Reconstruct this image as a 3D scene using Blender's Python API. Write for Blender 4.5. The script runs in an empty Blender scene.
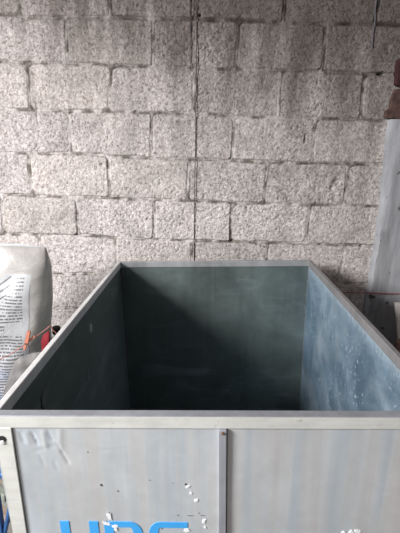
import bpy, bmesh, math, random
import numpy as np
from mathutils import Vector, Matrix, Euler
random.seed(4); rng = np.random.default_rng(11)
C = bpy.context.scene.collection
PI = math.pi
# ------------------------------------------------------------------ camera
F, PITCH, ROLL, YAW, CZ = 388.7, .2839, .0315, .0153, 1.5
fw = Vector((-math.sin(YAW)*math.cos(PITCH), math.cos(YAW)*math.cos(PITCH), -math.sin(PITCH)))
r0 = Vector((math.cos(YAW), math.sin(YAW), 0)); u0 = r0.cross(fw)
RT = math.cos(ROLL)*r0 + math.sin(ROLL)*u0
UP = -math.sin(ROLL)*r0 + math.cos(ROLL)*u0
CAM = Vector((0, 0, CZ))
def at(px, py, y):
    """point of the place at distance y along the ground for a photo position"""
    d = fw + RT*(px-200)/F + UP*(266.5-py)/F
    return CAM + d*(y/d.y)
cd = bpy.data.cameras.new('camera'); cam = bpy.data.objects.new('camera', cd); C.objects.link(cam)
cd.sensor_fit = 'VERTICAL'; cd.sensor_height = 36; cd.lens = F/533*36; cd.clip_start = .02
M3 = Matrix((RT, UP, -fw)).transposed()
cam.matrix_world = Matrix.Translation(CAM) @ M3.to_4x4()
bpy.context.scene.camera = cam

# ------------------------------------------------------------------ materials
class Nodes:
    def __init__(s, name):
        m = bpy.data.materials.new(name); m.use_nodes = True; s.m = m; s.t = m.node_tree; s.n = s.t.nodes; s.l = s.t.links
        s.b = s.n['Principled BSDF']
        tc = s.n.new('ShaderNodeTexCoord'); s.co = tc.outputs['Object']; s.uv = tc.outputs['UV']
    def put(s, sock, v):
        if hasattr(v, 'is_output'): s.l.new(v, sock)
        else:
            if isinstance(v, tuple) and len(v) == 3 and sock.type == 'RGBA': v = (*v, 1)
            sock.default_value = v
    def map(s, scale, src=None, loc=(0,0,0)):
        n = s.n.new('ShaderNodeMapping'); s.l.new(src or s.co, n.inputs[0]); n.inputs['Scale'].default_value = scale; n.inputs['Location'].default_value = loc
        return n.outputs[0]
    def noise(s, scale, detail=4, rough=.55, vec=None, dist=0):
        n = s.n.new('ShaderNodeTexNoise'); s.l.new(vec or s.co, n.inputs['Vector'])
        n.inputs['Scale'].default_value = scale; n.inputs['Detail'].default_value = detail; n.inputs['Roughness'].default_value = rough; n.inputs['Distortion'].default_value = dist
        return n.outputs[0]
    def ramp(s, v, *st):
        n = s.n.new('ShaderNodeValToRGB'); s.put(n.inputs[0], v); e = n.color_ramp.elements
        while len(e) < len(st): e.new(.5)
        for a, (p, c) in zip(e, st):
            a.position = p; a.color = (c, c, c, 1) if isinstance(c, (int, float)) else (*c, 1)
        return n.outputs[0]
    def mix(s, f, a, b, mode='MIX'):
        n = s.n.new('ShaderNodeMix'); n.data_type = 'RGBA'; n.blend_type = mode
        s.put(n.inputs[0], f); s.put(n.inputs[6], a); s.put(n.inputs[7], b); return n.outputs[2]
    def math(s, op, a, b=0.0, c=0.0):
        n = s.n.new('ShaderNodeMath'); n.operation = op; s.put(n.inputs[0], a); s.put(n.inputs[1], b); s.put(n.inputs[2], c); return n.outputs[0]
    def sep(s, v):
        n = s.n.new('ShaderNodeSeparateXYZ'); s.put(n.inputs[0], v); return n.outputs
    def attr(s, name):
        n = s.n.new('ShaderNodeAttribute'); n.attribute_name = name; return n.outputs['Color']
    def bump(s, h, strength=.3, dist=.005):
        n = s.n.new('ShaderNodeBump'); n.inputs['Strength'].default_value = strength; n.inputs['Distance'].default_value = dist
        s.put(n.inputs['Height'], h); s.l.new(n.outputs[0], s.b.inputs['Normal'])
    def set(s, col=None, rough=.6, metal=0.0, **k):
        if col is not None: s.put(s.b.inputs['Base Color'], col)
        s.put(s.b.inputs['Roughness'], rough); s.put(s.b.inputs['Metallic'], metal)
        for a, v in k.items(): s.put(s.b.inputs[a.replace('_', ' ')], v)
        return s.m

def plain(name, col, rough=.6, metal=0.0, var=.12, scale=30, **k):
    s = Nodes(name); n = s.noise(scale)
    a = tuple(c*(1-var) for c in col); b = tuple(min(1, c*(1+var)) for c in col)
    s.bump(n, .15, .003)
    return s.set(s.ramp(n, (.3, a), (.7, b)), rough, metal, **k)

def mat_wall():
    s = Nodes('block wall'); ms = s.attr('mask'); mm = s.n.new('ShaderNodeSeparateColor'); s.put(mm.inputs[0], ms)
    mortar, tint, yel = mm.outputs[0], mm.outputs[1], mm.outputs[2]
    g1 = s.noise(150, 3, .6); g2 = s.noise(62, 3, .65); big = s.noise(1.7, 4, .6); med = s.noise(9, 5, .65)
    gr = s.mix(.5, g1, g2)
    paint = s.ramp(gr, (.37, (.21, .17, .155)), (.45, (.48, .43, .415)), (.54, (.64, .59, .575)), (.62, (.82, .77, .76)))
    paint = s.mix(s.math('MULTIPLY', yel, .35), paint, (.55, .47, .36))
    mort = s.ramp(s.noise(22, 4), (.38, (.15, .125, .11)), (.48, (.34, .30, .28)), (.60, (.66, .61, .59)))
    col = s.mix(mortar, paint, mort)
    col = s.mix(1.0, col, s.ramp(tint, (0, .76), (1, 1.0)), 'MULTIPLY')
    col = s.mix(1.0, col, s.ramp(med, (.32, .74), (.55, 1.0)), 'MULTIPLY')
    # sooty run-off stains that start at the top of the wall
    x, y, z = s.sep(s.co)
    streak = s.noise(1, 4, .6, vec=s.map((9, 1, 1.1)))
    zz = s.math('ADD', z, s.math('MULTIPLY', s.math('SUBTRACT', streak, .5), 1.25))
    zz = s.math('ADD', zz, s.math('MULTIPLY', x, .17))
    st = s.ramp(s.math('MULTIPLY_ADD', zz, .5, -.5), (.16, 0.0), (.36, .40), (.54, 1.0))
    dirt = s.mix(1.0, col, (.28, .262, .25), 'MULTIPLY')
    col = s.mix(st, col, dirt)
    s.bump(s.mix(.4, g1, g2), .9, .0065)
    return s.set(col, .92)

def mat_cement():
    s = Nodes('smooth cement'); n = s.noise(5, 6, .6, vec=s.map((4.5, 1, .6))); f = s.noise(60, 3)
    c = s.ramp(n, (.3, (.21, .21, .225)), (.5, (.31, .315, .335)), (.7, (.42, .42, .445)))
    pit = s.ramp(s.noise(28, 2, .4), (.27, (.25, .22, .2)), (.31, (1, 1, 1)))
    s.bump(s.mix(.3, n, f), .4, .01)
    return s.set(s.mix(1.0, c, pit, 'MULTIPLY'), .75)

def mat_metal(name, base, rough=(.3, .5), metal=.8, streak=.25, marks='none', coat=(0, 0, 0)):
    s = Nodes(name)
    spang = s.n.new('ShaderNodeTexVoronoi'); spang.inputs['Scale'].default_value = 55; s.l.new(s.co, spang.inputs['Vector'])
    cells = s.ramp(spang.outputs['Color'], (0, .97), (1, 1.03))
    v = s.noise(1, 5, .6, vec=s.map((38, 38, 1.6))); cl = s.noise(4.5, 6, .65, dist=.5)
    c = s.mix(1.0, base, cells, 'MULTIPLY')
    c = s.mix(1.0, c, s.ramp(v, (.3, 1-streak*(.4 if marks in ('dark', 'lime') else 1)), (.7, 1.0)), 'MULTIPLY')
    c = s.mix(1.0, c, s.ramp(cl, (.3, 1-streak*1.1), (.65, 1.0)), 'MULTIPLY')
    r = s.ramp(cl, (.3, rough[0]), (.7, rough[1])); mt = metal
    if marks == 'front':     # faint pink and blue rain streaks
        h = s.noise(1, 3, .6, vec=s.map((14, 14, .7), loc=(3, 0, 2)))
        tintc = s.ramp(h, (.38, (.87, .94, 1.0)), (.5, (1, 1, 1)), (.62, (1.0, .96, .94)))
        c = s.mix(1.0, c, tintc, 'MULTIPLY')
        sc = s.ramp(s.noise(1, 2, .5, vec=s.map((30, 1, 200))), (.76, 0.0), (.79, .5))
        c = s.mix(sc, c, (.25, .24, .23))
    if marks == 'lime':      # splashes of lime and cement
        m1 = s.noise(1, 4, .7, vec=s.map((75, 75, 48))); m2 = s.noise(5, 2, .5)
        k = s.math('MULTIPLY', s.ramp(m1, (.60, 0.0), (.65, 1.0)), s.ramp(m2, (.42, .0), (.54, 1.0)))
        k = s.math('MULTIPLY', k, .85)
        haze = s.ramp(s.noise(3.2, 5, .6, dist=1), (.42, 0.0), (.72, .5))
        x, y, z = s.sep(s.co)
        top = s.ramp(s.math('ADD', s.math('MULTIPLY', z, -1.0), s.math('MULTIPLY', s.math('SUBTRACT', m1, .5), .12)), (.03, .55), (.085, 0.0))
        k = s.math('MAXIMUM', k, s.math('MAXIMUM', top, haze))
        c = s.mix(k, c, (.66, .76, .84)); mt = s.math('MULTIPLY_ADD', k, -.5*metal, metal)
    if marks == 'dark':      # wiping marks and rust over a base darkened for the inside shade
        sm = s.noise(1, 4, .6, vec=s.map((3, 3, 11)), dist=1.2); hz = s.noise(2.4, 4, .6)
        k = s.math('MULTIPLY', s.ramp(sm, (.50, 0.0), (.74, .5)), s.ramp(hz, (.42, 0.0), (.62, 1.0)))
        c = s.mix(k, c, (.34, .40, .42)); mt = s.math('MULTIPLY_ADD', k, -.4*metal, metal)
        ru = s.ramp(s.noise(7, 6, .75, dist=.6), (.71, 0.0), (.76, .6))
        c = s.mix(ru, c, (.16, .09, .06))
    s.bump(s.mix(.5, cl, v), .08, .004)
    return s.set(c, r, mt)

M = {}
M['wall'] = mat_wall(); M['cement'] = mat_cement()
M['front'] = mat_metal('galvanised sheet outside', (.645, .67, .69), (.42, .60), .35, .12, 'front')
M['inner'] = mat_metal('galvanised sheet inside', (.155, .195, .188), (.36, .52), .30, .35, 'dark')  # dark base holds the shade inside the tank
M['innerL'] = mat_metal('galvanised sheet inside left shaded', (.16, .19, .18), (.38, .54), .12, .3, 'dark')  # left copy of the sheet, its shade put into the dark base
M['innerR'] = mat_metal('galvanised sheet inside splashed sky tint', (.27, .41, .55), (.34, .48), .62, .30, 'lime')  # blue base stands for sky reflected in the right sheet
M['rim'] = mat_metal('galvanised rim', (.84, .84, .84), (.42, .6), .2, .15)  # near-white base carries the bright reflection on the left bar
M['rimtop'] = mat_metal('less lit rim', (.44, .45, .455), (.4, .58), .3, .22)  # darker copy of the rim metal, back bar's light level in its colour

M['rimshade'] = mat_metal('shaded rim', (.31, .30, .305), (.45, .6), .3, .2)  # darkest copy of the rim metal, shade put into the right bar's colour
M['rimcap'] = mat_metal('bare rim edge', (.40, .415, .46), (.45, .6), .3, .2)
def mat_cream():
    s = Nodes('cream zinc'); n = s.noise(6, 6, .65); st = s.noise(1, 3, .6, vec=s.map((9, 9, 60)))
    c = s.ramp(n, (.3, (.62, .63, .60)), (.55, (.76, .77, .73)), (.75, (.80, .80, .78)))
    c = s.mix(s.ramp(s.noise(35, 4, .7), (.64, 0.0), (.70, .55)), c, (.33, .29, .25))
    c = s.mix(1.0, c, s.ramp(st, (.3, .88), (.6, 1.0)), 'MULTIPLY')
    return s.set(c, .5, .3)
M['cream'] = mat_cream()
M['rust'] = plain('rust', (.20, .105, .06), .9, .1, .35, 60)
M['weld'] = plain('brown weld', (.11, .062, .04), .95, 0, .4, 80)
M['seam'] = plain('dark sealant', (.07, .06, .05), .8, 0, .4, 80)
M['blueink'] = plain('blue paint', (.045, .36, .80), .5, 0, .06, 20)
M['residue'] = plain('white sticker residue', (.80, .80, .82), .8, 0, .08, 90)
M['hole'] = plain('hole dark', (.03, .028, .027), .6, .5)  # near-black colour stands for the shade inside the hole
M['bluesteel'] = plain('blue painted steel', (.04, .13, .36), .45, .2, .15, 40)
M['wood'] = plain('weathered wood', (.36, .28, .22), .85, 0, .3, 25)
M['woodgrey'] = plain('grey green wood', (.25, .27, .23), .85, 0, .3, 25)
M['black'] = plain('black plastic', (.010, .009, .009), .9)
M['white'] = plain('white plastic', (.72, .71, .68), .45)
M['board'] = plain('whitewashed board', (.62, .58, .55), .8, 0, .1, 12)
M['red'] = plain('red film', (.20, .006, .015), .85, 0, .2, 18)
M['peg'] = plain('orange plastic', (.52, .19, .125), .45, 0, .06, 30)
M['steel'] = plain('spring steel', (.3, .25, .22), .4, .8)
M['string'] = plain('salmon string', (.42, .17, .14), .8, 0, .15, 60)
M['redstring'] = plain('red string', (.35, .04, .05), .8, 0, .15, 60)
M['cord'] = plain('dark cord', (.055, .048, .046), .8, 0, .3, 60)
M['cordgrey'] = plain('grey cord', (.12, .12, .14), .6, 0, .2, 60)
M['brick'] = plain('red clay', (.085, .047, .040), .9, 0, .45, 40)
M['iron'] = plain('dark red iron', (.05, .016, .017), .8, .2, .35, 40)
M['pole'] = plain('brown wood', (.22, .13, .10), .8, 0, .25, 30)
def mat_floor():
    s = Nodes('concrete floor'); n = s.noise(2.5, 8, .65); f = s.noise(70, 3)
    c = s.ramp(n, (.3, (.17, .15, .135)), (.7, (.30, .275, .25))); s.bump(s.mix(.4, n, f), .5, .01)
    return s.set(c, .85)
M['floor'] = mat_floor()
M['blocker'] = plain('dull brown plaster', (.12, .095, .085), .9, 0, .2, 8)
M['roof'] = plain('roof sheet', (.30, .28, .27), .8, .2, .2, 4)
def mat_sack():
    s = Nodes('printed sack'); u, v, w = s.sep(s.uv)
    wr = s.noise(5, 5, .6, dist=.8)
    base = s.ramp(wr, (.3, (.32, .30, .285)), (.55, (.43, .41, .395)), (.75, (.54, .52, .505)))
    white = s.ramp(s.noise(9, 3), (.3, (.40, .405, .42)), (.7, (.50, .51, .53)))
    # uv: u 0..1 left to right, v 0..1 bottom to top of the printed face
    def box(a, lo, hi, soft=.004):
        return s.math('MULTIPLY', s.math('GREATER_THAN', a, lo), s.math('LESS_THAN', a, hi))
    wob = s.math('MULTIPLY_ADD', s.noise(6, 2), .03, -.015)
    vv = s.math('ADD', v, wob)
    # column of small print on the right
    def rows(freq, duty, a=vv):
        f = s.math('FRACT', s.math('MULTIPLY', a, freq)); return s.math('LESS_THAN', f, duty)
    def words(fx, freq, thr, a=vv, uu=u):
        row = s.math('FLOOR', s.math('MULTIPLY', a, freq))
        cmb = s.n.new('ShaderNodeCombineXYZ'); s.put(cmb.inputs[0], s.math('MULTIPLY', uu, fx)); s.put(cmb.inputs[1], s.math('MULTIPLY', row, 7.3)); 
        n = s.noise(1, 2, .7, vec=cmb.outputs[0]); return s.math('GREATER_THAN', n, thr)
    ink = s.math('MULTIPLY', rows(47, .5), words(75, 47, .44))
    ragged = s.math('ADD', u, s.math('MULTIPLY', s.math('SUBTRACT', .81, v), .75))
    colm = s.math('MULTIPLY', box(u, .55, .835), s.math('MULTIPLY', box(v, .555, .85), s.math('GREATER_THAN', ragged, .75)))
    ink1 = s.math('MULTIPLY', ink, colm)
    title = s.math('MULTIPLY', s.math('MULTIPLY', rows(44, .66), words(120, 44, .42)), s.math('MULTIPLY', box(u, .62, .70), box(v, .505, .54)))
    low = s.math('MULTIPLY', s.math('MULTIPLY', rows(46, .5), words(60, 46, .42)), s.math('MULTIPLY', box(v, -.2, .475), box(u, .30, .85)))
    # long lines that climb to the column
    va = s.math('SUBTRACT', vv, s.math('MULTIPLY', s.math('POWER', s.math('MAXIMUM', u, 0.0), 2.0), .42))
    lng = s.math('MULTIPLY', s.math('MULTIPLY', rows(21, .26, va), words(70, 21, .34, va)), s.math('MULTIPLY', box(u, .05, .72), box(va, .40, .655)))
    lng = s.math('MULTIPLY', lng, s.math('SUBTRACT', 1.0, colm))
    lin = s.math('ABSOLUTE', s.math('SUBTRACT', u, s.math('ADD', .885, s.math('MULTIPLY', wob, 2.0))))
    border = s.math('MULTIPLY', s.math('LESS_THAN', lin, .004), s.math('LESS_THAN', v, .80))
    k = s.math('MAXIMUM', s.math('MAXIMUM', ink1, title), s.math('MAXIMUM', low, s.math('MAXIMUM', lng, s.math('MULTIPLY', border, .6))))
    paper = s.math('MULTIPLY', s.math('MULTIPLY', box(u, -.1, .885), s.math('LESS_THAN', vv, .86)), s.math('LESS_THAN', va, .665))
    c = s.mix(paper, base, white)
    c = s.mix(s.math('MULTIPLY', k, .8), c, (.07, .065, .07))
    s.bump(wr, .5, .02)
    return s.set(c, .34, 0, Coat_Weight=.35, Coat_Roughness=.2)
M['sack'] = mat_sack()
def mat_film():
    s = Nodes('clear plastic film'); n = s.noise(8, 5, .6)
    s.bump(n, .6, .02)
    return s.set(s.ramp(n, (.3, (.17, .16, .155)), (.7, (.28, .265, .26))), .5, 0, Alpha=.75)
M['film'] = mat_film()

# ------------------------------------------------------------------ mesh helpers
def obj(name, bm, mat, parent=None, smooth=False):
    me = bpy.data.meshes.new(name); 
    if isinstance(bm, bmesh.types.BMesh):
        bmesh.ops.recalc_face_normals(bm, faces=bm.faces); bm.to_mesh(me); bm.free()
    else: me.from_pydata(*bm)
    me.materials.append(mat)
    if smooth: me.polygons.foreach_set('use_smooth', [True]*len(me.polygons)); me.set_sharp_from_angle(angle=math.radians(40))
    o = bpy.data.objects.new(name, me); C.objects.link(o)
    if parent: o.parent = parent
    return o
def tag(o, label, cat, group=None):
    o['label'] = label; o['category'] = cat
    if group: o['group'] = group
    return o
def thing(name, label, cat, loc=(0,0,0), rot=(0,0,0), group=None):
    o = bpy.data.objects.new(name, None); C.objects.link(o); o.location = loc; o.rotation_euler = rot
    return tag(o, label, cat, group)
def struct(name, bm, mat, smooth=False):
    o = obj(name, bm, mat, None, smooth); o['kind'] = 'structure'; return o
def box(bm, lo, hi, bev=0.0, seg=2):
    lo, hi = Vector(lo), Vector(hi); c = (lo+hi)/2; d = hi-lo
    r = bmesh.ops.create_cube(bm, size=1, matrix=Matrix.Translation(c) @ Matrix.Diagonal((*d, 1)))
    if bev > 0:
        es = {e for v in r['verts'] for e in v.link_edges}
        bmesh.ops.bevel(bm, geom=list(es), offset=bev, segments=seg, profile=.5, affect='EDGES')
    return bm
def tube(bm, pts, r, n=8, closed_ends=True):
    pts = [Vector(p) for p in pts]; rings = []
    for i, p in enumerate(pts):
        t = (pts[min(i+1, len(pts)-1)]-pts[max(i-1, 0)]).normalized()
        a = t.cross(Vector((0, 0, 1)) if abs(t.z) < .9 else Vector((0, 1, 0))).normalized(); b = t.cross(a)
        rr = r[i] if isinstance(r, (list, tuple)) else r
        rings.append([bm.verts.new(p+a*rr*math.cos(2*PI*k/n)+b*rr*math.sin(2*PI*k/n)) for k in range(n)])
    for A, B in zip(rings, rings[1:]):
        for k in range(n): bm.faces.new((A[k], A[(k+1) % n], B[(k+1) % n], B[k]))
    if closed_ends: bm.faces.new(rings[0]); bm.faces.new(rings[-1][::-1])
    return bm
def lathe(bm, prof, loc=(0,0,0), n=24):
    loc = Vector(loc); rings = []
    for r, z in prof: rings.append([bm.verts.new(loc+Vector((r*math.cos(2*PI*k/n), r*math.sin(2*PI*k/n), z))) for k in range(n)])
    for A, B in zip(rings, rings[1:]):
        for k in range(n): bm.faces.new((A[k], A[(k+1) % n], B[(k+1) % n], B[k]))
    bm.faces.new(rings[0][::-1]); bm.faces.new(rings[-1]); return bm
def prism(bm, outline, a, b):
    """outline: list of Vectors; extruded from offset vector a to offset vector b"""
    A = [bm.verts.new(Vector(p)+Vector(a)) for p in outline]; B = [bm.verts.new(Vector(p)+Vector(b)) for p in outline]
    bm.faces.new(A); bm.faces.new(B[::-1]); n = len(A)
    for k in range(n): bm.faces.new((A[k], B[k], B[(k+1) % n], A[(k+1) % n]))
    return bm
def spline(pts, n=8):
    pts = [Vector(p) for p in pts]; out = []
    for i in range(len(pts)-1):
        p0, p1, p2, p3 = pts[max(i-1, 0)], pts[i], pts[i+1], pts[min(i+2, len(pts)-1)]
        for k in range(n):
            t = k/n; out.append(.5*((2*p1)+(p2-p0)*t+(2*p0-5*p1+4*p2-p3)*t*t+(3*p1-p0-3*p2+p3)*t**3))
    return out+[pts[-1]]
def vnoise(X, Y, s, seed):
    g = np.random.default_rng(seed).random((256, 256)); x = X/s; y = Y/s
    xi = np.floor(x).astype(int); yi = np.floor(y).astype(int); fx = x-xi; fy = y-yi
    fx = fx*fx*(3-2*fx); fy = fy*fy*(3-2*fy); xi %= 256; yi %= 256; x1 = (xi+1) % 256; y1 = (yi+1) % 256
    return (g[xi, yi]*(1-fx)+g[x1, yi]*fx)*(1-fy)+(g[xi, y1]*(1-fx)+g[x1, y1]*fx)*fy

# ------------------------------------------------------------------ the setting
WY = 1.9693                                            # face of the block wall
X0, X1, ZT = -2.2, 1.5, 2.62
beds = [[(0,14),(20,14.5),(25,17),(100,17),(150,18),(200,19.5),(300,22.5),(390,25)], [(0,62),(100,64.5),(140,67),(200,68),(300,71),(380,74)],
        [(0,109),(50,110.5),(130,112),(195,114),(240,117),(300,118.5),(390,120.5)], [(0,153),(100,155),(150,158.5),(200,159.5),(300,163),(380,164.5)],
        [(0,195),(80,197.5),(150,200),(200,201.5),(270,204),(380,207)], [(0,234),(80,236),(150,239.5),(200,241),(300,244),(370,246)], [(65,274),(360,284)]]
vj = [[19,110,196.5,285], [67,153,238,(327,323)], [29,(111,109),194.5,280,(365,361)], [70,151.5,233.5,(316,313)],
      [(29,33),109,188,(269,264),(349,345)], [(2,4),78,154.5,231.5,(311,307)], [41,116,192,267,343]]
vy = [5, 42, 90, 137, 180, 220, 255]
def wall_mesh():
    dx = .0032
    xs = np.concatenate([np.arange(X0, -1.15, .02), np.arange(-1.15, 1.22, dx), np.arange(1.22, X1+.001, .02)])
    zs = np.concatenate([np.arange(0, .62, .02), np.arange(.62, 2.3, dx), np.arange(2.3, ZT+.001, .02)])
    X, Z = np.meshgrid(xs, zs, indexing='ij')
    wx = (vnoise(X, Z, .05, 1)-.5)*.006; wz = (vnoise(X, Z, .06, 2)-.5)*.007
    Zw = Z+wz; Xw = X+wx
    lines = []
    for b in beds:
        p = [at(x, y, WY) for x, y in b]; lines.append(np.interp(X, [q.x for q in p], [q.z for q in p]))
    top = [lines[0]+.2, lines[0]+.4, lines[0]+.6, lines[0]+.8]; bot = [lines[-1]-.2*k for k in range(1, 8)]
    L = top[::-1]+lines+bot; off = len(top)
    h = np.zeros_like(X); mort = np.zeros_like(X); tint = np.zeros_like(X); gap = np.zeros_like(X); yel = np.zeros_like(X)
    done = np.zeros(X.shape, bool); R = .012
    for k in range(len(L)-1):
        row = (Zw <= L[k]) & (Zw > L[k+1])
        j = k-off+1                                    # row index in vj
        if 0 <= j < len(vj):
            J = []
            for q in vj[j]:
                a, b = q if isinstance(q, tuple) else (q, q)
                A, B = at(a, vy[j]-18, WY), at(b, vy[j]+18, WY)
                if not isinstance(q, tuple): xm = at(a, vy[j], WY).x; J.append(xm+0*Z); continue
                J.append(A.x+(Z-A.z)/(B.z-A.z)*(B.x-A.x))
        else:
            base = at(110 if j % 2 else 150, 90, WY).x+.04*((j*37) % 5-2)*.5; J = [base-.4+0*Z, base+0*Z, base+.4+0*Z]
        while J[0].max() > X0: J.insert(0, J[0].mean()-.4+.01*random.random()+0*Z)
        while J[-1].min() < X1: J.append(J[-1].mean()+.4+.01*random.random()+0*Z)
        for m in range(len(J)-1):
            blk = row & (Xw >= J[m]) & (Xw < J[m+1])
            if not blk.any(): continue
            hx = (J[m+1]-J[m])/2; cx = (J[m+1]+J[m])/2; hz = (L[k]-L[k+1])/2; cz = (L[k]+L[k+1])/2
            rr = random.choice([.006, .01, .012, .022, .03])
            qx = np.abs(Xw-cx)-hx+rr; qz = np.abs(Zw-cz)-hz+rr
            d = -(np.hypot(np.maximum(qx, 0), np.maximum(qz, 0))+np.minimum(np.maximum(qx, qz), 0)-rr)
            jw = .0035+.003*vnoise(X, Z, .11, 30)      # half a joint
            e = np.clip((d-jw)/.004, 0, 1); e = e*e*(3-2*e)
            dep = .001+.009*vnoise(X, Z, .09, 31)
            bead = np.clip((vnoise(X, Z, .13, 32)-.38)*5, 0, 1)
            vert = np.clip((qx-qz)/.01, 0, 1)
            hh = -(1-e)*dep*(1-bead*.8)*(1-.45*vert)
            tr = np.exp(-((d-jw-.0015)/.0028)**2)*np.clip((vnoise(X, Z, .07, 33+m+k)-.34)*3, 0, 1)*.0075*(1-.55*vert)
            hh -= tr
            hh += random.uniform(-.0025, .0025)*e+(X-cx)*random.uniform(-.012, .012)*e
            h[blk] = hh[blk]; mort[blk] = (np.clip((jw+.006-d)/.007, 0, 1))[blk]; tint[blk] = random.random()*.8+.1
            yel[blk] = random.choice([0, 0, 0, .1, .3])
    pits = np.clip((vnoise(X, Z, .011, 5)*.6+vnoise(X, Z, .0065, 6)*.4-.60)*6, 0, 1)
    rough = np.clip(vnoise(X, Z, .25, 7)*1.6-.2, .25, 1)
    h -= pits*.0034*(1-mort)*rough
    h += (vnoise(X, Z, .12, 8)-.5)*.004+(vnoise(X, Z, .03, 9)-.5)*.003+(vnoise(X, Z, .0085, 10)-.5)*.0020
    # chipped corners, open holes in the joints
    for px, py, rx, rz, dp in [(382,73.5,.020,.008,.03), (362,246,.011,.005,.03), (200,15,.006,.006,.02), (337,182,.020,.014,.010), (332,188,.010,.010,.010), (305,139,.005,.02,.01),
                               (247,208,.009,.01,.006), (136,112,.010,.008,.010), (76,235,.010,.006,.014), (231,241,.010,.008,.014), (102,165,.012,.008,.008), (37,113,.008,.05,.004), (370,206,.02,.004,.01), (126,48,.008,.008,.006)]:
        p = at(px, py, WY); g = np.exp(-(((X-p.x)/rx)**2+((Z-p.z)/rz)**2)**2); h -= g*dp*(.8+.4*vnoise(X, Z, .01, 12))
    nx, nz = X.shape
    V = np.stack([X, WY-h, Z], -1).reshape(-1, 3)
    I = np.arange(nx*nz).reshape(nx, nz)
    Q = np.stack([I[:-1, :-1], I[1:, :-1], I[1:, 1:], I[:-1, 1:]], -1).reshape(-1, 4)
    me = bpy.data.meshes.new('wall_back'); me.vertices.add(len(V)); me.vertices.foreach_set('co', V.ravel())
    me.loops.add(Q.size); me.loops.foreach_set('vertex_index', Q.ravel().astype(np.int32))
    me.polygons.add(len(Q)); me.polygons.foreach_set('loop_start', np.arange(0, Q.size, 4, dtype=np.int32)); me.polygons.foreach_set('use_smooth', np.ones(len(Q), bool))
    me.update(calc_edges=True); me.validate()
    a = me.color_attributes.new('mask', 'FLOAT_COLOR', 'POINT')
    a.data.foreach_set('color', np.stack([mort, tint, yel, np.ones_like(mort)], -1).reshape(-1))
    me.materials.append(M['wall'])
    o = bpy.data.objects.new('wall_back', me); C.objects.link(o); o['kind'] = 'structure'
wall_mesh()
struct('wall_back_core', box(bmesh.new(), (X0, WY+.05, 0), (X1, WY+.15, ZT)), M['cement'])
struct('floor', box(bmesh.new(), (-6, -6, -.1), (X1+.1, WY+.15, 0)), M['floor'])
struct('ceiling_light_block', box(bmesh.new(), (-2.3, -1.6, ZT), (X1+.1, WY+.15, ZT+.05)), M['roof'])  # unseen roof plane added to block light from above
struct('wall_light_block', box(bmesh.new(), (X1-.02, -4.5, 0), (X1+.1, WY+.15, ZT)), M['blocker'])  # unseen dark wall added to keep light off the right side

# concrete pillar poured against the blocks, with a leaning ragged edge
edge = [(391.5,119), (389,135), (388,150), (386,165), (384,180), (383,200), (381,215), (379,232), (376,250), (373,268), (370.5,285), (367,305), (363.5,325), (361,345)]
def pillar():
    bm = bmesh.new(); PY = WY-.035; pts = [at(x, y, PY) for x, y in edge]
    pts.append(Vector((pts[-1].x-.02, PY, .35))); pts.append(Vector((pts[-1].x-.01, PY, 0)))
    zs = np.linspace(pts[0].z, 0, 90); xe = np.interp(-zs, [-p.z for p in pts], [p.x for p in pts]); rows = []
    for i, z in enumerate(zs):
        e = xe[i]+.0015*math.sin(i*1.7)+.002*math.sin(i*.6+1)
        w = [(e-.004, WY+.01), (e, PY+.014), (e+.012, PY+.003)]
        for k in range(1, 13):
            x = e+.012+(1.46-e)*k/12
            w.append((x, PY+.004*math.sin(x*31+z*5)+.003*math.sin(z*17+x*9)-(.012 if k > 2 else 0)))
        w.append((w[-1][0]+.01, WY+.01)); rows.append([bm.verts.new((x, y, z)) for x, y in w])
    for A, B in zip(rows, rows[1:]):
        for k in range(len(A)-1): bm.faces.new((A[k], A[k+1], B[k+1], B[k]))
    bm.faces.new(rows[0]); bm.faces.new(rows[-1][::-1])
    for A, B in zip(rows, rows[1:]): bm.faces.new((A[0], B[0], B[-1], A[-1]))
    struct('trim_1', bm, M['cement'], True)
pillar()
# broken red brick and iron flange at the head of the pillar
def ragged(outline_px, y, depth, mat, name, label, cat):
    o = [at(px, py, y) for px, py in outline_px]; bm = prism(bmesh.new(), o, (0, 0, 0), (0, depth, 0))
    bmesh.ops.bevel(bm, geom=list(bm.edges), offset=.0018, segments=1, affect='EDGES')
    return tag(obj(name, bm, mat), label, cat)
ragged([(409,87),(396,89),(394,94),(392,100),(391,108),(387,110),(385.5,117),(388,118.5),(393,117.5),(397,119),(409,119)], WY-.03, .06, M['brick'],
       'broken_brick', 'broken reddish brown clay brick showing at the top of the grey pillar', 'brick')
ragged([(410,56),(400,58),(398.5,66),(397,84),(401,86),(410,86)], WY-.04, .07, M['iron'], 'iron_flange', 'dark red rusted iron piece sticking out above the broken brick', 'metal piece')

# ------------------------------------------------------------------ the tank
TW, TL, TY, TH = .9511, 1.1852, .6641, CZ-.5054
TR, TYAW = .0439, .0015
tank = thing('metal_tank', 'large open galvanised metal tank standing on the floor before the block wall', 'tank', (.0410, TY, TH), (0, -TR, TYAW))
tank.rotation_euler = (Matrix.Rotation(TYAW, 3, 'Z') @ Matrix.Rotation(-TR, 3, 'Y')).to_euler()
TM = Matrix.Translation(tank.location) @ tank.rotation_euler.to_matrix().to_4x4(); TI = TM.inverted()
def tf(px, py, off=.0035):
    """local point on the front sheet for a photo position"""
    d = TI.to_3x3() @ (fw + RT*(px-200)/F + UP*(266.5-py)/F); o = TI @ CAM
    return o + d*((off-o.y)/d.y)
def tl(px, py, xplane):
    d = TI.to_3x3() @ (fw + RT*(px-200)/F + UP*(266.5-py)/F); o = TI @ CAM
    return o + d*((xplane-o.x)/d.x)
hw = TW/2; DEP = .84; RW, RH = .016, .0295
PX = .0045                                             # sheets sit this far inside the frame's faces
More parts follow.
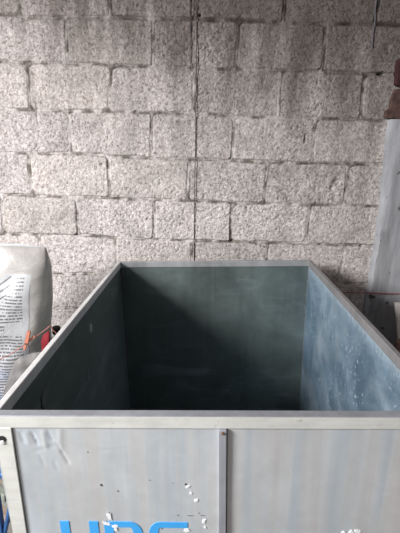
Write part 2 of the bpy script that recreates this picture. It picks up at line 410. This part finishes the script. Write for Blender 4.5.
def sheet(name, mat, o, u, v, nu, nv, fn, thick=.002, n=None):
    """grid sheet from corner o along u and v, displaced along normal by fn(s,t) in metres"""
    o, u, v = Vector(o), Vector(u), Vector(v); n = Vector(n)
    V = []; 
    for side in (0, 1):
        for i in range(nu+1):
            for j in range(nv+1):
                s, t = i/nu, j/nv; V.append(o+u*s+v*t+n*(fn(s, t)-(thick if side else 0)))
    N = (nu+1)*(nv+1); Fc = []
    idx = lambda i, j, s=0: s*N+i*(nv+1)+j
    for i in range(nu):
        for j in range(nv):
            Fc.append((idx(i, j), idx(i+1, j), idx(i+1, j+1), idx(i, j+1))); Fc.append((idx(i, j, 1), idx(i, j+1, 1), idx(i+1, j+1, 1), idx(i+1, j, 1)))
    for i in range(nu):
        Fc.append((idx(i, 0), idx(i, 0, 1), idx(i+1, 0, 1), idx(i+1, 0))); Fc.append((idx(i, nv), idx(i+1, nv), idx(i+1, nv, 1), idx(i, nv, 1)))
    for j in range(nv):
        Fc.append((idx(0, j), idx(0, j+1), idx(0, j+1, 1), idx(0, j, 1))); Fc.append((idx(nu, j), idx(nu, j, 1), idx(nu, j+1, 1), idx(nu, j+1)))
    return obj(name, (V, [], Fc), mat, tank, True)
def buckle(a, seed, k=1.0):
    r = random.Random(seed); w = [(r.uniform(1, 3.5), r.uniform(1, 3), r.uniform(0, 6), r.uniform(.3, 1)) for _ in range(5)]
    return lambda s, t: a*sum(c*math.sin(s*p*PI*k+ph)*math.sin(t*q*PI+ph*1.7) for p, q, ph, c in w)*min(1, 6*s, 6*t, 6*(1-s), 6*(1-t))
# dents at the upper left of the front sheet
dents = []
for (x0, y0, x1, y1, w, d) in [(20,434,23,442,.0035,.0018), (32,434,37,444,.0035,.0026), (48,432,52,440,.003,.0016), (35,452,54,446,.0028,.0011), (58,446,68,463,.0030,.0022), (40,456,44,466,.0022,.001), (54,462,57,470,.0022,.001), (26,434,29,444,.003,-.0012), (43,433,46,448,.005,-.0016), (60,430,60,450,.006,-.0014), (100,451,125,449,.002,.0006), (115,508,118,514,.004,-.001)]:
    a, b = tf(x0, y0), tf(x1, y1); dents.append((Vector((a.x, a.z)), Vector((b.x, b.z)), w, d))
FB = buckle(.0009, 3)
fx0, fx1, fz0, fz1 = -hw+.004, hw-.004, -.012, -DEP
def ffn(s, t):
    p = Vector((fx0+(fx1-fx0)*s, fz0+(fz1-fz0)*t)); h = FB(s, t)
    if p.y > -.22 and p.x < -.1:
        for a, b, w, d in dents:
            k = max(0, min(1, (p-a).dot(b-a)/(b-a).length_squared)); q = (p-(a+(b-a)*k)).length
            h -= d*math.exp(-(q/w)**2)
    return h
sheet('front_panel', M['front'], (fx0, PX, fz0), (fx1-fx0, 0, 0), (0, 0, fz1-fz0), 260, 200, ffn, .002, (0, -1, 0))
IN = .0115
def creased(f):
    return lambda s, t: f(s, t)+.0015*math.exp(-((s-.5)/.006)**2)
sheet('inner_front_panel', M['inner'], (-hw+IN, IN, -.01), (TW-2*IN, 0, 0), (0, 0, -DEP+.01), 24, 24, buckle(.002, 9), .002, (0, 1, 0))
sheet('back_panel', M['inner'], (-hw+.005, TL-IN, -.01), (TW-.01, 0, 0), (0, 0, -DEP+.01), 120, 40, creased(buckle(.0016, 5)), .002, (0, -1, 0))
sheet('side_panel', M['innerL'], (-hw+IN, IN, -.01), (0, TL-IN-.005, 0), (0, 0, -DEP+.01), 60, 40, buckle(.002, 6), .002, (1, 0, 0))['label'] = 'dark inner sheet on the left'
sheet('side_panel', M['innerR'], (hw-IN, IN, -.01), (0, TL-IN-.005, 0), (0, 0, -DEP+.01), 60, 40, buckle(.002, 7), .002, (-1, 0, 0))['label'] = 'splashed inner sheet on the right, tinted blue for reflected sky'
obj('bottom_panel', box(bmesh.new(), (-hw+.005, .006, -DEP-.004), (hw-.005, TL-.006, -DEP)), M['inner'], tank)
# rim: one hollow bar a side
def rimbar(a, b, mat, cap=.0):
    return box(bmesh.new(), a, b, .0022, 2)
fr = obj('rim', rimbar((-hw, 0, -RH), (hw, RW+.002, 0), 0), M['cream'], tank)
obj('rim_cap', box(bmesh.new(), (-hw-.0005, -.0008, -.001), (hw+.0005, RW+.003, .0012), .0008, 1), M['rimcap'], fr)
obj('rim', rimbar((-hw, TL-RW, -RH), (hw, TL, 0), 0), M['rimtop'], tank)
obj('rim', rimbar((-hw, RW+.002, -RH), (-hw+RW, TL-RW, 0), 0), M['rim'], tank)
obj('rim', rimbar((hw-RW, RW+.002, -RH), (hw, TL-RW, 0), 0), M['rimshade'], tank)
# corner posts carrying on down as legs; feet end on the floor
def foot(x): return -(TM @ Vector((x, 0, 0))).z/math.cos(TR)+.0005
pw = .030; PL0, PL1 = tf(-4.5, 432).x, tf(12.6, 432).x
for sx in (-1, 1):
    for yy, m in ((0, M['cream']), (TL-pw, M['rim'])):
        x0, x1 = ((PL0, PL1) if yy == 0 else (-hw, -hw+pw)) if sx < 0 else (hw-pw, hw)
        bm = bmesh.new(); zf = foot(x0 if sx > 0 else x0)+.016
        y0, y1 = (yy, yy+.0035) if yy == 0 else (yy+pw-.0035, yy+pw)
        box(bm, (x0, y0, zf), (x1, y1, -RH+.001), .001, 1)
        xa, xb = (x0, x0+.0025) if sx < 0 else (x1-.0035, x1)
        box(bm, (xa, yy, zf), (xb, yy+pw, -RH+.001), .001, 1)
        if sx < 0 and yy == 0:
            for v in bm.verts: v.co.x += (v.co.z+RH)*(.024 if abs(v.co.x-x1) < .002 else .008)
        p = obj('corner_post', bm, m, tank)
for sx in (-1, 1):
    for yy in (0, TL-pw):
        x0, x1 = (-hw, -hw+pw) if sx < 0 else (hw-pw, hw)
        zz = max(foot(x0), foot(x1))
        obj('foot', box(bmesh.new(), (x0-.004, yy-.001, zz), (x1+.004, yy+pw+.001, zz+.022), .002, 1), M['rim'], tank)
# base rails
obj('base_rail', box(bmesh.new(), (-hw+.001, .0045, -DEP-.03), (hw-.001, .02, -DEP-.004), .001, 1), M['rim'], tank)
obj('base_rail', box(bmesh.new(), (-hw+.001, TL-.02, -DEP-.03), (hw-.001, TL-.0045, -DEP-.004), .001, 1), M['rim'], tank)
# stiffener down the middle of the front
sx0, sx1 = tf(218.4, 460).x, tf(226.4, 460).x
st = box(bmesh.new(), (sx0, -.0045, -DEP), (sx1, PX+.001, -RH-.0005), .0015, 2)
obj('stiffener', st, M['rimcap'], tank)
bm = bmesh.new(); p = tf(222.5, 429.5); lathe(bm, [(.0001, 0), (.003, 0), (.003, .003), (.0001, .004)], (0, 0, 0), 12)
bmesh.ops.rotate(bm, verts=bm.verts, matrix=Matrix.Rotation(PI/2, 3, 'X')); bmesh.ops.translate(bm, verts=bm.verts, vec=(p.x, -.0045, -RH-.006)); obj('rivet', bm, M['rust'], tank)
# seams: dark gap beside the left post, brown corner weld inside, rust spots down the crease
def strip(pts, w, y, mat, name, up=.0006):
    bm = bmesh.new(); tube(bm, pts, w, 6); return obj(name, bm, mat, tank)
strip([(PL1+.024*z+.0005+.0003*math.sin(z*60), PX-.001, z) for z in np.linspace(-RH-.001, -DEP+.01, 40)], .0008, 0, M['seam'], 'seam')
strip([(sx1+.0012, PX-.0006, z) for z in np.linspace(-RH-.001, -DEP+.01, 20)], .001, 0, M['seam'], 'seam')
def weld(x, mat, seed):
    r = random.Random(seed); z = -.004; pts = []; rad = []
    while z > -DEP+.02: pts.append((x, TL-IN-.0012, z)); rad.append(r.uniform(.0009, .0017)); z -= .012
    bm = bmesh.new(); tube(bm, pts, rad, 8); return obj('weld', bm, mat, tank, True)
weld(-hw+IN+.0015, M['weld'], 1); weld(hw-IN-.0015, M['rimshade'], 2)
def blob(c, ax, r1, r2, th, mat, name, seed, n=14, jag=.35, lab=None, rot=0.0):
    """thin irregular flake on a sheet; ax = sheet normal axis 'x' or 'y' and side"""
    r = random.Random(seed); bm = bmesh.new(); o = []
    for k in range(n):
        a = 2*PI*k/n; q = 1-jag*r.random(); u = r1*q*math.cos(a); v = r2*q*math.sin(a); u, v = u*math.cos(rot)-v*math.sin(rot), u*math.sin(rot)+v*math.cos(rot)
        o.append(Vector((u, 0, v)) if ax == 'y' else Vector((0, u, v)))
    nn = Vector((0, 1, 0)) if ax == 'y' else Vector((1, 0, 0))
    prism(bm, [Vector(c)+p for p in o], nn*-abs(th)*1.0, nn*abs(th))
    ob = obj(name, bm, mat, tank)
    if lab: ob['label'] = lab
    return ob
for i, (px, py, a, b, rot) in enumerate([(188,486,3,1.6,-.7), (196,500,2.4,2,-.8), (191,493,1.6,1.8,-.6), (204,521,1.9,3.4,.3), (109.5,516,2.9,6.5,-.1), (107,523,5.5,3.0,.4), (115,526,4.0,3.4,-.1), (116,529,2.4,2.6,0), (187,530,3.4,2.4,.2), (205,527,1.2,1.5,0),
                                         (343,533,3,3,.4), (351,532,2.8,3,.2), (357,531,4,2.6,0), (348,536,6,3,0)]):
    p = tf(px, py, PX); k = .0020
    blob((p.x, PX-.0009, p.z), 'y', a*k*1.15, b*k*1.15, .0009, M['residue'], 'sticker_residue', 20+i, 18, .55, None, -rot)
for i, (px, py, a, b) in enumerate([(101,485,1.6,2.2), (186,484,2.2,1.6), (150,480,1.2,.5), (88,452,1.0,.6), (173,483,1,.5), (199,513,1.6,.4), (178,515,1.5,.5), (190,515.5,5,.35), (203,515.5,4,.3), (162,528,.6,3), (118,491,1,1)]):
    p = tf(px, py, PX); blob((p.x, PX-.0004, p.z), 'y', a*.0019, b*.0019, .0006, M['seam'], 'scuff_mark', 60+i, 12, .6)
# whitish oval patches left inside on the left sheet
for i, (px, py, a, b) in enumerate([(90,328,.016,.021), (88,375,.028,.022), (45,398,.030,.03)]):
    p = tl(px, py, -hw+IN)
    blob((-hw+IN+.0015, p.y, p.z), 'x', a, b, .0022, plain('chalky patch', (.34, .38, .38) if i == 0 else (.13, .155, .155), .75, .1, .3, 50), 'patch', 90+i, 22, .15)
# rust dots down the middle crease of the back sheet
bm = bmesh.new()
# broken hole in the front left corner
p = tf(3, 438)
hl = bmesh.new(); lathe(hl, [(.0001, 0), (.0085, 0), (.0085, .001), (.0001, .001)], (0, 0, 0), 16)
bmesh.ops.rotate(hl, verts=hl.verts, matrix=Matrix.Rotation(PI/2, 3, 'X')); bmesh.ops.translate(hl, verts=hl.verts, vec=(p.x, -.0002, p.z)); obj('bolt_hole', hl, M['hole'], tank)
bl = bmesh.new(); lathe(bl, [(.0001, 0), (.0055, 0), (.006, .001), (.004, .0022), (.0001, .0026)], (0, 0, 0), 6)
bmesh.ops.rotate(bl, verts=bl.verts, matrix=Matrix.Rotation(PI/2, 3, 'X')); bmesh.ops.translate(bl, verts=bl.verts, vec=(p.x+.0005, -.001, p.z-.007)); obj('bolt', bl, M['rim'], tank)
# blue painted letters
def letters():
    k = tf(69, 528).x-tf(60, 528).x; W = k                    # stroke width
    ztop = (tf(60, 522).z+tf(187, 522).z)/2; H = .118; sh = .0785*(k/.0185)
    def put(polys, name):
        bm = bmesh.new()
        for pl in polys: prism(bm, [Vector((x, 0, z)) for x, z in pl], (0, PX+.0005, 0), (0, PX-.0012, 0))
        obj(name, bm, M['blueink'], tank)
    def arc(cx, cz, rx, rz, a0, a1, w, wz, n=14):
        out = []
        for i in range(n):
            a, b = a0+(a1-a0)*i/n, a0+(a1-a0)*(i+1)/n
            out.append([(cx+rx*math.cos(a), cz+rz*math.sin(a)), (cx+rx*math.cos(b), cz+rz*math.sin(b)), (cx+(rx-w)*math.cos(b), cz+(rz-wz)*math.sin(b)), (cx+(rx-w)*math.cos(a), cz+(rz-wz)*math.sin(a))])
        return out
    R_ = lambda x0, x1, z0, z1: [(x0, z0), (x1, z0), (x1, z1), (x0, z1)]
    T = .0155; b = ztop-H
    x0, x1 = tf(60, 524).x, tf(98, 524).x; r = (x1-x0)/2
    put([R_(x0, x0+W, b+r, ztop), R_(x1-W, x1, b+r, ztop)]+arc(x0+r, b+r, r, r, PI, 2*PI, W, T), 'letter_u')
    x0, x1 = tf(104, 524).x, tf(142, 524).x; r = .5*H*.58; m = ztop-.58*H; q = .028
    put([R_(x0, x0+W, b, ztop), R_(x0+W, x1-q, ztop-T, ztop), R_(x0+W, x1-q, m, m+T)]+arc(x1-q, ztop-r, q, r, -PI/2, PI/2, W, T), 'letter_p')
    x0, x1 = tf(148.5, 524).x, tf(187.5, 524).x; h2 = (H+T)/4; q = .026
    c1, c2 = ztop-h2, b+h2
    put([R_(x0+q, x1, ztop-T, ztop), R_(x0+q, x1-q, c1-h2, c1-h2+T), R_(x0, x1-q, b, b+T)]+arc(x0+q, c1, q, h2, PI/2, 3*PI/2, W, T)+arc(x1-q, c2, q, h2, -PI/2, PI/2, W, T), 'letter_s')
letters()

# ------------------------------------------------------------------ cords on the wall
def cord(name, pts, r, mat, label, cat='cord'):
    return tag(obj(name, tube(bmesh.new(), spline(pts), r, 8), mat, None, True), label, cat)
a = at(196.8, -2, WY-.004); 
cord('hanging_cord', [Vector((a.x, WY-.006, ZT-.002)), a]+[at(196.5, 60, WY-.006), at(195.6, 130, WY-.005), at(194.6, 200, WY-.006), at(194, 262, WY-.005), at(193.5, 330, WY-.006)], .0019, M['cord'], 'long thin dark cord hanging down the block wall behind the tank')
a = at(190, -2, WY-.005)
cord('hanging_cord', [Vector((a.x, WY-.006, ZT-.002)), a, at(190.2, 30, WY-.006), at(190, 52, WY-.005), at(190.4, 69, WY-.006)], .0018, M['cord'], 'shorter dark cord ending high on the wall, just left of the long cord')
a = at(377, -4, WY-.005)
cord('hanging_cord', [Vector((a.x+.01, WY-.006, ZT-.002)), a, at(375, 20, WY-.007), at(373, 34, WY-.006), at(372, 48, WY-.005)], .0022, M['cordgrey'], 'short grey cord on the wall at the upper right of the photo')
cord('red_string', [at(190, 290, WY-.006), at(260, 291, WY-.008), at(345, 292.5, WY-.014), at(372, 293, WY-.043), at(400, 294, WY-.052), at(430, 295, WY-.055)], .0021, M['redstring'], 'thin red string stretched low across the wall and the grey pillar', 'string')

# ------------------------------------------------------------------ right edge: board and pole
q = at(395.8, 303.5, 1.70); q2 = at(398.5, 335, 1.66)
def board():
    bm = bmesh.new(); t = Vector((q.x, q.y, q.z)); lean = (q2-q)/(q.z-q2.z)
    b = t+lean*t.z; w = Vector((.42, .0, .02)); w0 = Vector((.42, 0, 0))
    prism(bm, [t, t+w, b+w0, b], (0, 0, 0), (0, .018, 0)); bmesh.ops.bevel(bm, geom=list(bm.edges), offset=.002, segments=2, affect='EDGES')
    tag(obj('white_board', bm, M['board']), 'pale whitewashed board standing upright on the floor right of the tank', 'board')
board()
p = at(398.6, 341, 1.30)
tag(obj('wooden_pole', tube(bmesh.new(), [(p.x+.16, p.y+.05, .001), (p.x+.012, p.y+.005, p.z-.02), (p.x+.008, p.y, p.z)], [.022, .02, .014], 14), M['pole'], None, True), 'brown wooden pole with a rounded end beside the tank at the right edge', 'pole')

# ------------------------------------------------------------------ left: blue stand and what it carries
SZ = .38; sx1 = -.485; sx0_ = -1.12; sy0 = 1.00; sy1 = 1.78
legp = at(-3.5, 505, 1.12)
stand = thing('blue_stand', 'blue painted steel stand with diagonal braces on the floor left of the tank', 'stand', (0, 0, 0))
lx = legp.x
obj('stand_top', box(bmesh.new(), (sx0_-.05, 1.105, SZ-.022), (sx1-.035, sy1, SZ), .003, 1), M['bluesteel'], stand)
for (x, y) in ((lx, 1.108), (lx-.36, 1.108), (lx, 1.74), (lx-.36, 1.74)):
    obj('leg', box(bmesh.new(), (x-.013, y, .0005), (x+.013, y+.026, SZ-.021), .002, 1), M['bluesteel'], stand)
bb = at(9, 516, 1.06); cc = at(4, 533, 1.06)
b0, b1 = at(3, 541, 1.121), at(10, 508, 1.121)
obj('brace', tube(bmesh.new(), [b0, b1, b1+(b1-b0)*max(0, (SZ-.022-b1.z)/(b1.z-b0.z))], .0085, 10), M['bluesteel'], stand)
obj('brace', tube(bmesh.new(), [(lx, 1.121, .07), (lx-.36, 1.121, .34)], .009, 10), M['bluesteel'], stand)
# old slats heaped under the stand
for i in range(7):
    z = .02+.038*i; w = .036
    o = obj('wooden_plank', box(bmesh.new(), (-.16, -.045, -.018), (.16, .045, .018), .003, 1), M['wood' if i % 2 == 0 else 'woodgrey'])
    o.location = (lx+.02+.012*(i % 3), 1.38+.01*((i*5) % 3), z); o.rotation_euler = (0, 0, math.radians(52+(i*7) % 9))
    tag(o, ('brown' if i % 2 == 0 else 'grey green')+' weathered plank in the stack under the blue stand, '+['at the very bottom', 'second from the floor', 'third from the floor', 'in the middle', 'third from the top', 'second from the top', 'on top of the stack'][i], 'plank', 'weathered planks stacked under the blue stand')

# sack
def sack():
    bm = bmesh.new(); uvl = bm.loops.layers.uv.new('UVMap')
    D = 1.42
    E = D+.05; tr = at(46, 250, E); R1 = at(51, 266, E); R2 = at(51, 300, E); R3 = at(48.5, 330, E)
    W = .47; zt = at(0, 247, E).z; ztr = tr.z
    nu, nv = 64, 60
    def right(z):
        pts = [(SZ, R3.x-.012), (R3.z, R3.x), (R2.z, R2.x), (R1.z, R1.x), (ztr, tr.x)]
        return float(np.interp(z, [p[0] for p in pts], [p[1] for p in pts]))
    rows = []
    for j in range(nv+1):
        t = j/nv; z = SZ+.0008+(ztr-SZ)*t
        xr = right(z); xl = xr-W+.02*math.sin(t*3)
        th = .105*min(1, (1-t)*3.2+.05)**.6*min(1, t*8+.45)
        ring = []
        for k in range(nu):
            a = 2*PI*k/nu; c, s = math.cos(a), math.sin(a)
            ex = .62; X = math.copysign(abs(c)**ex, c); Y = math.copysign(abs(s)**.75, s)
            x = (xl+xr)/2+(xr-xl)/2*X; wr = .006*math.sin(14*x+9*t)+.005*math.sin(31*t+17*x)+.004*math.sin(40*x-22*t)
            y = D+.05+th*Y+wr*(1 if s < 0 else .3)*min(1, 4*(1-t)+.15)
            zz = z+(.012*math.sin(8*x+1)+(zt-ztr)*max(0, min(1, (xr-x)/.2)))*max(0, t-.6)/.4
            ring.append(bm.verts.new((x, y, zz)))
        rows.append((ring, xl, xr, t))
    for (A, xl, xr, t0), (B, _, _, t1) in zip(rows, rows[1:]):
        for k in range(nu):
            f = bm.faces.new((A[k], A[(k+1) % nu], B[(k+1) % nu], B[k])); f.smooth = True
            for lp in f.loops:
                v = lp.vert.co; u = (v.x-xl)/(xr-xl); front = v.y < D+.07
                lp[uvl].uv = ((u-.0)*1.0 if front else -5, (v.z-.5)/(ztr-.5))
    bm.faces.new([v for v in rows[0][0]][::-1]); bm.faces.new(rows[-1][0])
    me = bpy.data.meshes.new('printed_sack'); bm.to_mesh(me); bm.free(); me.materials.append(M['sack'])
    o = bpy.data.objects.new('printed_sack', me); C.objects.link(o)
    tag(o, 'large whitish plastic sack with rows of black print standing on the blue stand', 'sack')
sack()
SF = 1.35
# string with a clothes peg, around the sack
sp = [at(-30, 372, 1.16), at(0, 359, 1.18), at(10, 354.5, 1.20), at(24, 345, 1.22), at(38, 335, 1.26), at(47, 328.5, 1.28), at(51.2, 325.8, 1.29), at(55, 332, 1.30), Vector((-.4375, 1.30, .74))]
cord('string', sp, .0017, M['string'], 'thin salmon string crossing in front of the printed sack', 'string')
peg = thing('clothes_peg', 'orange plastic clothes peg clipped on the string before the sack', 'clothes peg', at(26, 343, 1.205))
def leg(a, b, w0, w1, y, name='peg_arm'):
    A, B = at(*a, 1.2)-at(26, 343, 1.205), at(*b, 1.2)-at(26, 343, 1.205); A.y = B.y = y
    d = (B-A).normalized(); n = Vector((-d.z, 0, d.x)); bm = bmesh.new(); m = (A+B)/2
    prism(bm, [A+n*w0, m+n*(w0*1.25), B+n*w1, B-n*w1, m-n*(w0*1.0), A-n*w0], (0, -.004, 0), (0, .004, 0)); bmesh.ops.bevel(bm, geom=list(bm.edges), offset=.001, segments=1, affect='EDGES')
    obj(name, bm, M['peg'], peg)
leg((28.8, 331.5), (24.0, 350.5), .0052, .0030, -.002); leg((34, 337.5), (25.5, 343.5), .0036, .0045, .007)
obj('spring', tube(bmesh.new(), [(0, -.009, .0), (0, .013, .0)], .0035, 10), M['steel'], peg)

# clear plastic bag in front of the sack
def bag(name, outline, y, depth, base, mat, label, cat):
    """pillow-shaped bag: outline = photo positions of its upper edge; it reaches down to the stand"""
    bm = bmesh.new(); top = [at(px, py, y) for px, py in outline]; nu = 28; nv = 26; rows = []
    xs = [p.x for p in top]; zs = [p.z for p in top]; xa, xb = xs[0], xs[-1]
    for i in range(nu+1):
        s = i/nu; x = xa+(xb-xa)*s; zt = float(np.interp(x, xs, zs)); col = []
        for side in (0, 1):
            for j in range(nv+1):
                t = j/nv if side == 0 else 1-j/nv
                z = base+.001+(zt-base)*t; bul = depth*math.sin(PI*min(1, max(0, s)))**.5*max(0, 1-t**3)**.6
                wr = .004*math.sin(x*90+z*40)+.003*math.sin(z*110-x*30)
                if s in (0, 1) or t == 1: wr *= .2
                col.append((x, y+(-1 if side == 0 else 1)*(bul+.0006)+wr*(1-s*0), z))
        rows.append([bm.verts.new(c) for c in col])
    for A, B in zip(rows, rows[1:]):
        n = len(A)
        for k in range(n): bm.faces.new((A[k], A[(k+1) % n], B[(k+1) % n], B[k]))
    bm.faces.new(rows[0]); bm.faces.new(rows[-1][::-1])
    bmesh.ops.remove_doubles(bm, verts=bm.verts, dist=.0003)
    tag(obj(name, bm, mat, None, True), label, cat)
bag('clear_plastic_bag', [(1, 401), (5, 388), (9, 376), (15, 361), (22, 357), (33, 353), (45, 352), (62, 360)], 1.29, .014, SZ, M['film'], 'crumpled clear plastic bag standing between the printed sack and the tank', 'plastic bag')
bag('red_packet', [(41, 342), (41.8, 339), (43.0, 335.5), (46, 333), (49.8, 330), (50.3, 333), (50.6, 345)], 1.335, .012, SZ, M['red'], 'small red plastic packet squeezed between the sack and the tank', 'packet')
# bottle with a black cap
c = at(56.2, 327, 1.66)
bt = thing('bottle', 'white bottle with a black cap behind the left rim of the tank', 'bottle', (c.x, c.y, SZ+.0005))
hh = c.z-SZ
obj('bottle_body', lathe(bmesh.new(), [(.026, 0), (.029, .004), (.029, hh-.07), (.026, hh-.055), (.016, hh-.045), (.0155, hh-.03)]), M['white'], bt, True)
obj('cap', lathe(bmesh.new(), [(.0185, hh-.032), (.019, hh-.030), (.019, hh-.002), (.017, hh)]), M['black'], bt)

# ------------------------------------------------------------------ light
w = bpy.data.worlds.new('sky'); bpy.context.scene.world = w; w.use_nodes = True
bg = w.node_tree.nodes['Background']; bg.inputs[0].default_value = (.88, .94, 1.0, 1); bg.inputs[1].default_value = .43
def area(name, loc, tgt, sx, sy, e, col=(1, 1, 1)):
    l = bpy.data.lights.new(name, 'AREA'); l.shape = 'RECTANGLE'; l.size = sx; l.size_y = sy; l.energy = e; l.color = col
    o = bpy.data.objects.new(name, l); C.objects.link(o); o.location = loc
    o.rotation_euler = (Vector(tgt)-Vector(loc)).to_track_quat('-Z', 'Y').to_euler()
area('daylight_opening', (-2.95, -.8, 2.48), (.2, 1.5, 1.0), 1.05, 1.05, 225, (1, .985, .975))
sc = bpy.context.scene
sc.view_settings.view_transform = 'Standard'; sc.view_settings.look = 'None'; sc.view_settings.gamma = 1; sc.view_settings.exposure = .35
sc.view_settings.use_curve_mapping = False
